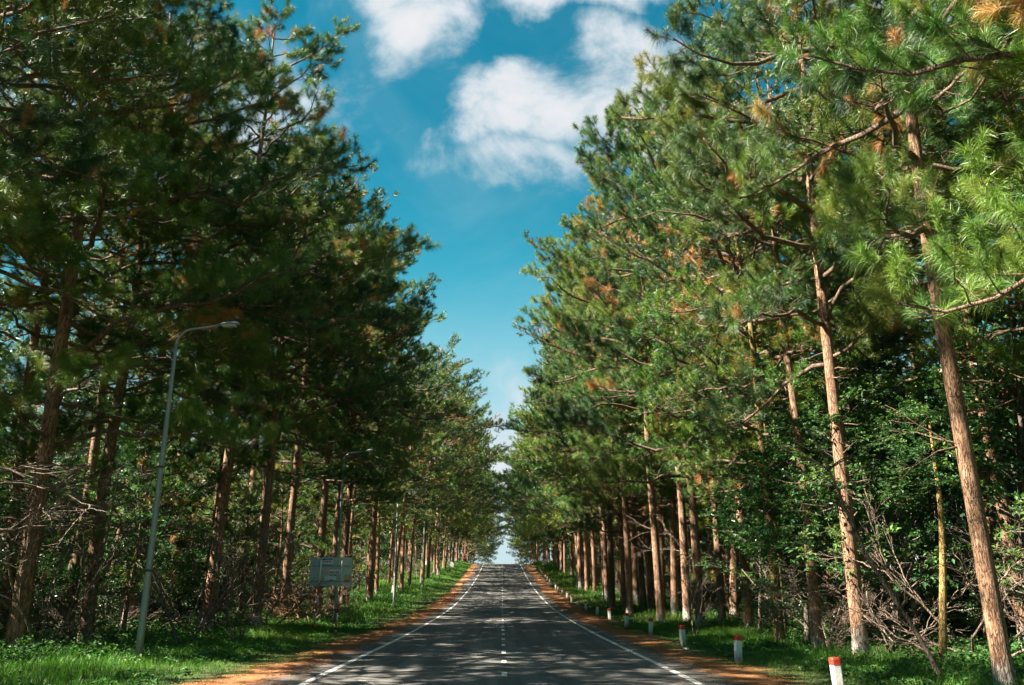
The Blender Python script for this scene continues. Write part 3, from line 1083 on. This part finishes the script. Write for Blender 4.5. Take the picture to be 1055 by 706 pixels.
for side in (-1, 1):
    for k in range(26):
        y = rnd.uniform(14, 60) if k < 12 else rnd.uniform(40, 140)
        x = side * rnd.uniform(10.5 if side < 0 else 9.8, 17)
        if abs(x) < 12 and y < 40:
            x = side * rnd.uniform(12.5, 17)
        sd_ = 'left' if side < 0 else 'right'
        brush(x, y, rnd.choice(BR), rnd.uniform(0, 6), rnd.uniform(.7, 1.2), 'bare_shrub',
              'leafless brown shrub among the trunks of the %s wood' % sd_, 'bare shrub', 'leafless shrubs in the %s wood' % sd_)

# slender yellow trunk and leaning dead stem near the right edge
mb = MB()
t_ = np.linspace(0, 1, 14)
mb.tubes(np.stack([.1 * np.sin(t_ * 4) + .6 * t_, .06 * np.sin(t_ * 7), t_ * 5.6 - .1], -1), .085 * (1 - .75 * t_ ** 2), 10)
yt = thing('slender_tree', 'slender mustard-yellow trunk left of the biggest pine at the right', 'tree', (9.75, 19.2, float(ground_z(9.75, 19.2))))
build(mb, 'trunk', [M['bark_yellow']], yt)
o = link('crown', LB[1][1], yt)
o.location = (.3, 0, 2.3)
o.scale = (.62, .62, .62)
mb = MB()
rng = np.random.default_rng(77)
P = np.stack([-1.9 * t_ + .06 * np.sin(t_ * 9), .5 * t_, 4.9 * t_ ** 1.12 - .1 + .05 * np.sin(t_ * 7)], -1)
mb.tubes(P, .055 * (1 - .65 * t_), 8)
Q, QR = [], []
for k in range(16):
    i = rng.integers(4, 13)
    Q.append(limb(P[i], rng.uniform(0, 6.28), rng.uniform(.1, 1.0), rng.uniform(.5, 1.6), 7, rng, 0, .12))
    QR.append(np.linspace(.018, .004, 7))
mb.tubes(Q, QR, 4)
build(mb, 'leaning_dead_stem', [M['deadwood']], None, (8.1, 15.9, float(ground_z(8.1, 15.9))), label='reddish dead stem leaning left from the foot of the biggest right-hand pine', category='dead tree')


# ------------------------------------------------------------------ stuff: grass, leafy ground cover, litter, far wood
def blades(name, n, xf, yf, hf, wf, mat, rng, lean=.35, **props):
    y = yf(n)
    x = xf(n, y)
    z = ground_z(x, y) - .01
    h = hf(x, y)
    w = wf(x, y)
    a = rng.uniform(0, 2 * math.pi, n)
    d = np.stack([np.cos(a), np.sin(a), np.zeros(n)], -1)
    b_ = rng.uniform(0, 2 * math.pi, n)
    l_ = np.stack([np.cos(b_), np.sin(b_), np.zeros(n)], -1) * (h * lean * rng.uniform(.2, 1.8, n))[:, None]
    o_ = np.stack([x, y, z], -1)
    mid = o_ + l_ * .35 + np.array([0, 0, 1.]) * (h * .6)[:, None]
    tip = o_ + l_ + np.array([0, 0, 1.]) * h[:, None]
    dw = d * (w / 2)[:, None]
    V = np.stack([o_ + dw, o_ - dw, mid - dw * .7, mid + dw * .7, tip], 1).reshape(-1, 3)
    i = (np.arange(n) * 5)[:, None]
    patch = np.clip(.45 + .35 * wav(x * 1.3, y * 1.1) + rng.normal(0, .16, n), 0, 1)
    mb = MB()
    mb.add(V, i + np.array([0, 1, 2, 3]), 0, patch, False)
    mb.F.append((i + np.array([3, 2, 4]), 0, patch, False))
    return build(mb, name, [mat], kind='stuff', **props)


rng = np.random.default_rng(21)


def yy_near(n):
    return 6 + 34 * rng.uniform(0, 1, n) ** .9


def yy_far(n):
    return rng.uniform(36, 176, n)


def hgrass(x, y):
    ex = np.clip((np.abs(x) - 5.) / 3, .25, 1)
    return (.05 + .11 * rng.uniform(0, 1, len(x)) ** 1.5 + .06 * np.clip(wav(x * 2.2, y * 1.7), 0, 1)) * ex * np.clip((np.abs(x) - 4) / 2.5, .8, 1.7) + .02


GL = 'short green grass growing along the %s verge'
CL = 'low broad-leaved plants covering the ground under the %s trees'
for side, base_e, word in ((-1, le_out, 'left'), (1, re_out, 'right')):
    blades('grass', 125000, lambda n, y: base_e(y) + side * (-.25 + 9.5 * rng.uniform(0, 1, n) ** 1.25), yy_near, hgrass,
           lambda x, y: .006 + .00028 * y, M['grass'], rng, label=GL % word, category='grass')
    blades('grass', 95000, lambda n, y: base_e(y) + side * (-.3 + 12 * rng.uniform(0, 1, n) ** 1.3), yy_far,
           lambda x, y: hgrass(x, y) * 1.5, lambda x, y: .012 + .0003 * y, M['grass'], rng, label='grass on the far climbing %s verge' % word, category='grass')
    # leafy ground cover: little plants of folded leaves
    n = 17000
    y = 9 + 75 * rng.uniform(0, 1, n) ** 1.5
    off = 1.0 + 11.5 * rng.uniform(0, 1, n) ** .9
    x = base_e(y) + side * off
    keep = (wav(x * 1.7 + 3, y * 1.5) + rng.normal(0, .45, n) + (off - 4) * .16) > .25
    x, y = x[keep], y[keep]
    hgt = rng.uniform(.08, .52, len(x)) * np.clip((np.abs(x) - 6) / 4, .35, 1.2)
    per = 13
    O = np.repeat(np.stack([x, y, ground_z(x, y)], -1), per, 0)
    hh = np.repeat(hgt, per)
    O[:, 2] += hh * rng.uniform(.15, 1, len(O))
    O[:, :2] += rng.normal(0, .07, (len(O), 2))
    D = unit(rand_dirs(rng, len(O)) * np.array([1, 1, .35]) + np.array([0, 0, .15]))
    mb = MB()
    leaves(mb, O, D, rng, .105, 0, np.clip(rng.normal(.5, .25, len(O)), 0, 1))
    build(mb, 'ground_cover', [M['leaf_light']], kind='stuff', label=CL % word, category='ground cover')
    # loose needles at the shoulder's edges
    n = 42000
    y = 8 + 75 * rng.uniform(0, 1, n) ** 1.5
    x = side * np.abs(np.where(rng.random(n) < .55, base_e(y) + rng.normal(0, .22, n), side * 4.42 + side * rng.normal(-.05, .20, n)))
    far_ = rng.random(n) < .1
    x = np.where(far_, side * (4.4 - np.abs(rng.normal(0, .6, n))), x)
    a = rng.uniform(0, math.pi, n)
    L = rng.uniform(.07, .17, n) * (1 + y * .01)
    d = np.stack([np.cos(a), np.sin(a), rng.normal(0, .05, n)], -1) * (L / 2)[:, None]
    pw = np.stack([-np.sin(a), np.cos(a), np.zeros(n)], -1) * (.0025 + .0001 * y)[:, None]
    c0 = np.stack([x, y, np.maximum(road_z(y), ground_z(x, y)) + .022 + .01 * rng.random(n)], -1)
    mb = MB()
    mb.add(np.stack([c0 - d - pw, c0 + d - pw, c0 + d + pw, c0 - d + pw], 1).reshape(-1, 3), np.arange(n * 4).reshape(-1, 4), 0, rng.random(n), False)
    build(mb, 'fallen_pine_needles', [M['litter']], kind='stuff', label='rust-brown fallen pine needles along the %s shoulder' % word, category='pine litter')
    # the wood beyond, one mass
    n = 62000
    y = rng.uniform(-30, 230, n)
    x = side * (36 + 26 * rng.random(n))
    zt = ground_z(x, y) + (17 if side < 0 else 24) * rng.random(n) ** .85 * (.85 + .2 * np.sin(y * .35) + .1 * np.sin(y * 1.1))
    n2_ = 22000
    y2 = rng.uniform(178, 262, n2_)
    x2 = side * (14.5 + 40 * rng.random(n2_))
    x, y = np.concatenate([x, x2]), np.concatenate([y, y2])
    zt = np.concatenate([zt, ground_z(x2, y2) + 17 * rng.random(n2_)])
    n += n2_
    O = np.stack([x, y, zt], -1)
    mb = MB()
    leaves(mb, O, rand_dirs(rng, n), rng, 1.25, 0, np.clip(rng.normal(.3, .2, n), 0, 1))
    build(mb, 'distant_woods', [M['leaf']], kind='stuff', label='dark mass of the wood far behind the %s trees' % word, category='woods')


# ------------------------------------------------------------------ marker posts, kilometre stones
def post_meshes():
    a = MB()
    n, s_ = 8, .075
    # square post with chamfered corners, slightly tapered
    def ring(z, k):
        q = s_ * k
        ch = q * .28
        return [(q - ch, -q, z), (q, -q + ch, z), (q, q - ch, z), (q - ch, q, z), (-q + ch, q, z), (-q, q - ch, z), (-q, -q + ch, z), (-q + ch, -q, z)]

    def stack(mb, rows, cap):
        V = [p for r_ in rows for p in ring(*r_)]
        F = [(i * 8 + j, i * 8 + (j + 1) % 8, (i + 1) * 8 + (j + 1) % 8, (i + 1) * 8 + j) for i in range(len(rows) - 1) for j in range(8)]
        mb.add(V, F, 0, None, False)
        if cap:
            b0 = mb.n - 8
            mb.F.append((np.array([[b0 + j for j in range(8)]]), 0, None, False))
    stack(a, [(-.2, 1.06), (0, 1.04), (.3, 1.02), (.515, 1.0)], True)
    b_ = MB()
    stack(b_, [(.512, 1.03), (.60, 1.03), (.622, .93), (.632, .72)], True)
    return a.mesh('marker_body', [M['concrete']]), b_.mesh('marker_cap', [M['red']])


PM = post_meshes()
order = ['nearest', 'second', 'third', 'fourth', 'fifth', 'sixth', 'seventh']
for k in range(22):
    y = 14.4 + 5.93 * k
    x = 5.55 + (.0 if k < 8 else (.02 * (k - 8) * 5.9 * .35)) + rnd.uniform(-.04, .04)
    lab = ('white concrete marker post with red top, %s on the right verge' % order[k]) if k < 7 else 'small white marker post on the distant right verge below the crest'
    r_ = thing('marker_post', lab, 'marker post', (x, y, float(ground_z(x, y)) - (.02 if k != 0 else .06)), rnd.uniform(-.15, .15), 'white marker posts along the right verge')
    r_.rotation_euler = (rnd.uniform(-.03, .03), rnd.uniform(-.06, .06), rnd.uniform(-.3, .3))
    link('post_body', PM[0], r_)
    link('red_cap', PM[1], r_)

mb = MB()
prof = [(-.22, -.2), (-.22, .45)] + [(-.22 * math.cos(a), .45 + .22 * math.sin(a)) for a in np.linspace(.2, math.pi - .2, 9)] + [(.22, .45), (.22, -.2)]
nP = len(prof)
V = [(x, -.09, z) for x, z in prof] + [(x, .09, z) for x, z in prof]
mb.add(V, [(j, (j + 1) % nP, nP + (j + 1) % nP, nP + j) for j in range(nP)], 0, None, False)
mb.F.append((np.array([[nP - 1 - j for j in range(nP)]]), 0, None, False))
mb.F.append((np.array([[nP + j for j in range(nP)]]), 0, None, False))
KS = mb.mesh('stone', [M['concrete']])
for (x, y, lab) in [(-8.2, 138., 'white round-topped stone on the left verge near the crest'), (7.6, 150., 'white round-topped stone on the right verge near the crest')]:
    o = link('kilometre_stone', KS, None, (x, y, float(ground_z(x, y))), label=lab, category='milestone')
    o.scale = (1.6, 1.6, 1.6)


# ------------------------------------------------------------------ street lamps
def lamp_meshes():
    H_ = 7.8
    a = MB()
    z_ = np.linspace(-.1, H_, 9)
    a.tubes(np.stack([z_ * 0, z_ * 0, z_], -1), np.linspace(.088, .045, 9), 14)
    base_ = MB()
    base_.tubes([(0, 0, -.1), (0, 0, .02), (0, 0, .05)], [.16, .16, .14], 14)
    arm = MB()
    th_ = np.linspace(0, R(78), 10)
    P = [((.45 * (1 - math.cos(t))), 0, H_ - .02 + .45 * math.sin(t)) for t in th_] + [(1.05, 0, H_ + .52)]
    arm.tubes(P, np.linspace(.044, .03, 11), 10)
    hd = MB()
    xs_ = np.linspace(0, .6, 9)
    w = np.array([.03, .05, .09, .12, .135, .135, .125, .10, .05])
    for k in range(8):
        pass
    rows = []
    for x_, w_ in zip(xs_, w):
        rows.append([((1.0 + x_), w_ * math.cos(t), H_ + .53 + x_ * .07 + .55 * w_ * math.sin(t) * (1.0 if math.sin(t) > 0 else .45)) for t in np.linspace(0, 2 * math.pi, 12, endpoint=False)])
    V = [p for r_ in rows for p in r_]
    F = [(i * 12 + j, i * 12 + (j + 1) % 12, (i + 1) * 12 + (j + 1) % 12, (i + 1) * 12 + j) for i in range(8) for j in range(12)]
    hd.add(V, F)
    hd.F.append((np.array([[8 * 12 + j for j in range(12)]]), 0, None, False))
    hd.F.append((np.array([[11 - j for j in range(12)]]), 0, None, False))
    gl = MB()
    gl.box((1.0 + .34, 0, H_ + .515), (.34, .18, .03))
    bd = []
    for zb in (2.1, 4.6):
        m_ = MB()
        rr = .088 - .043 * zb / H_ + .008
        m_.tubes([(0, 0, zb - .03), (0, 0, zb + .03)], [rr, rr], 14)
        m_.box((-rr - .03, 0, zb), (.08, .05, .045))
        m_.box((rr + .02, 0, zb), (.05, .03, .03))
        bd.append(m_.mesh('band', [M['band']]))
    return [('pole', a.mesh('pole', [M['galv']])), ('base_plate', base_.mesh('base_plate', [M['band']])), ('arm', arm.mesh('arm', [M['galv']])),
            ('lamp_head', hd.mesh('lamp_head', [M['lamp']])), ('clamp_band', bd[0]), ('clamp_band', bd[1])], gl.mesh('lamp_glass', [M['glass']])


LM, LG = lamp_meshes()
for k, (x, y, lab) in enumerate([
    (-8.55, 20.6, 'tall grey street lamp nearest on the left, its top lost in the branches'),
    (-7.95, 41.0, 'grey street lamp standing directly behind the grey sign'),
    (-7.8, 62.0, 'grey street lamp third along the left verge, next after the one behind the sign'),
    (-7.8, 84.0, 'grey street lamp fourth along the left verge'),
    (-7.8, 106., 'grey street lamp fifth along the left verge, counted from the nearest'),
    (-7.9, 128., 'grey street lamp farthest up the left verge before the crest')]):
    r_ = thing('street_lamp', lab, 'street lamp', (x, y, float(ground_z(x, y))), 0, 'street lamps along the left verge')
    for nm, me in LM:
        c_ = link(nm, me, r_)
        if nm == 'lamp_head':
            link('lamp_glass', LG, c_)

# ------------------------------------------------------------------ roadside sign seen from behind
sg = thing('roadside_sign', 'grey metal sign seen from behind on two red-and-white posts, left verge', 'sign', (-6.9, 34.2, float(ground_z(-6.9, 34.2))), R(-2), None, 1.08)
PW, PH, PZ0 = 1.56, 1.03, 1.62
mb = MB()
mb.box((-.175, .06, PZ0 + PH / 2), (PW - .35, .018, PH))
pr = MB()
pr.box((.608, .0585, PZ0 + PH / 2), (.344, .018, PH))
build(pr, 'panel', [M['sheet_lit']], sg, label='right-hand part of the panel, painted paler as if out of the shadow')
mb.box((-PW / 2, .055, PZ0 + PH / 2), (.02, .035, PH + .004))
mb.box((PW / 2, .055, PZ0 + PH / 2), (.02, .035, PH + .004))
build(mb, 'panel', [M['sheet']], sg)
for zr in (PZ0 + .17, PZ0 + .72):
    mb = MB()
    mb.box((0, .036, zr), (PW - .14, .026, .03))
    build(mb, 'cross_rail', [M['rail']], sg)
for xp, tilt in ((-.40, .055), (.40, .055)):
    mb = MB()
    hb = PZ0 + PH - .10
    segs = [(-.1, .22, 0)]
    zc_ = .22
    col_ = 1
    edges = [0.0, .27, .55, .83, 1.10, 1.36, 1.62]
    edges = [-.1, .08, .36, .68, .98, 1.30, 1.60]
    for i in range(len(edges) - 1):
        z0_, z1_ = edges[i], edges[i + 1]
        mb.tubes([(xp + (z0_ - 1.6) * tilt, 0, z0_), (xp + (z1_ - 1.6) * tilt, 0, z1_)], [.034, .034], 12, mi=0 if i % 2 == 0 else 1)
    mb.tubes([(xp, 0, 1.60), (xp + .02, 0, hb)], [.034, .034], 12, mi=0)
    build(mb, 'post', [M['white'], M['red']], sg)


def plate(name, x0, z0, w, h, mat, y_=.046, lab=None):
    mb = MB()
    mb.box((x0 + w / 2, y_, PZ0 + z0 + h / 2), (w, .004, h))
    return build(mb, name, [mat], sg, label=lab)


s1 = plate('sticker', -.34, .74, .40, .27, M['sticker'], .0465, 'blue, white and red sticker')
for nm, a in (('blue_band', (-.33, .93, .38, .07, M['blue'], .043)), ('pale_blue_print', (-.24, .955, .20, .035, M['sky_print'], .040)), ('blue_band', (-.33, .745, .38, .035, M['blue'], .043))):
    o = plate(nm, *a)
    o.parent = s1
for q in range(5):
    o = plate('red_letter_stroke', -.31 + q * .07, .845 + (.01 if q % 2 else 0), .045, .05, M['paintred'], .043)
    o.parent = s1
s2 = plate('sticker', -.27, .44, .66, .155, M['sticker'], .0465, 'white strip with blurred red lettering')
xx = -.255
for q, w_ in enumerate([.11, .06, .07, .06, .08, .06, .06, .07]):
    mb = MB()
    hh_ = .13 if q == 0 else .085
    # ring-like blurred letter: four strokes
    z_0 = PZ0 + .45
    st = .022
    if xx + w_ > .385:
        break
    mb.box((xx + st / 2, .043, z_0 + hh_ / 2), (st, .004, hh_))
    mb.box((xx + w_ / 2 - .004, .0425, z_0 + hh_ - st / 2), (w_ - .01, .004, st))
    if q % 3 != 1:
        mb.box((xx + w_ - st / 2 - .008, .043, z_0 + hh_ / 2 - .008), (st, .0035, hh_ - .03))
    if q % 2 == 0:
        mb.box((xx + w_ / 2 - .004, .0425, z_0 + st / 2), (w_ - .01, .004, st))
    o = build(mb, 'red_letter', [M['paintred']], s2)
    xx += w_ + .012
s3 = plate('sticker', -.19, .22, .40, .15, M['sticker'], .0465, 'torn pale sticker')
for a in ((-.02, .365, .07, .03), (.13, .36, .09, .03), (-.05, .205, .16, .03)):
    o = plate('dark_print', a[0], a[1], a[2], a[3], M['ink'], .043)
    o.parent = s3
s4 = plate('poster', .50, .12, .26, .29, M['orange'], .0465, 'faded orange and cream poster')
o = plate('red_print', .53, .17, .18, .05, M['paintred'], .043)
o.parent = s4

# ------------------------------------------------------------------ little things on the right verge
for (x, y, s_, lab) in [(5.05, 23.7, 1., 'crumpled scrap of white paper on the right verge between two markers'), (5.0, 28.3, 1.5, 'flat pale scrap lying by the right shoulder beyond the third marker')]:
    r2 = np.random.default_rng(int(y))
    n = 7
    g_ = np.linspace(-.07, .07, n)
    XX, YY = np.meshgrid(g_, g_)
    ZZ = r2.uniform(0, .05 if s_ == 1. else .012, XX.shape)
    mb = MB()
    i = np.arange(n - 1)[:, None]
    j = np.arange(n - 1)[None]
    mb.add(np.stack([XX + r2.normal(0, .008, XX.shape), YY + r2.normal(0, .008, XX.shape), ZZ], -1).reshape(-1, 3),
           np.stack([i * n + j, i * n + j + 1, (i + 1) * n + j + 1, (i + 1) * n + j], -1).reshape(-1, 4), 0, None, False)
    o = build(mb, 'paper_scrap', [M['paper']], None, (x, y, float(max(ground_z(x, y), road_z(y))) + .03), label=lab, category='litter')
    o.scale = (s_, s_ * .8, 1)
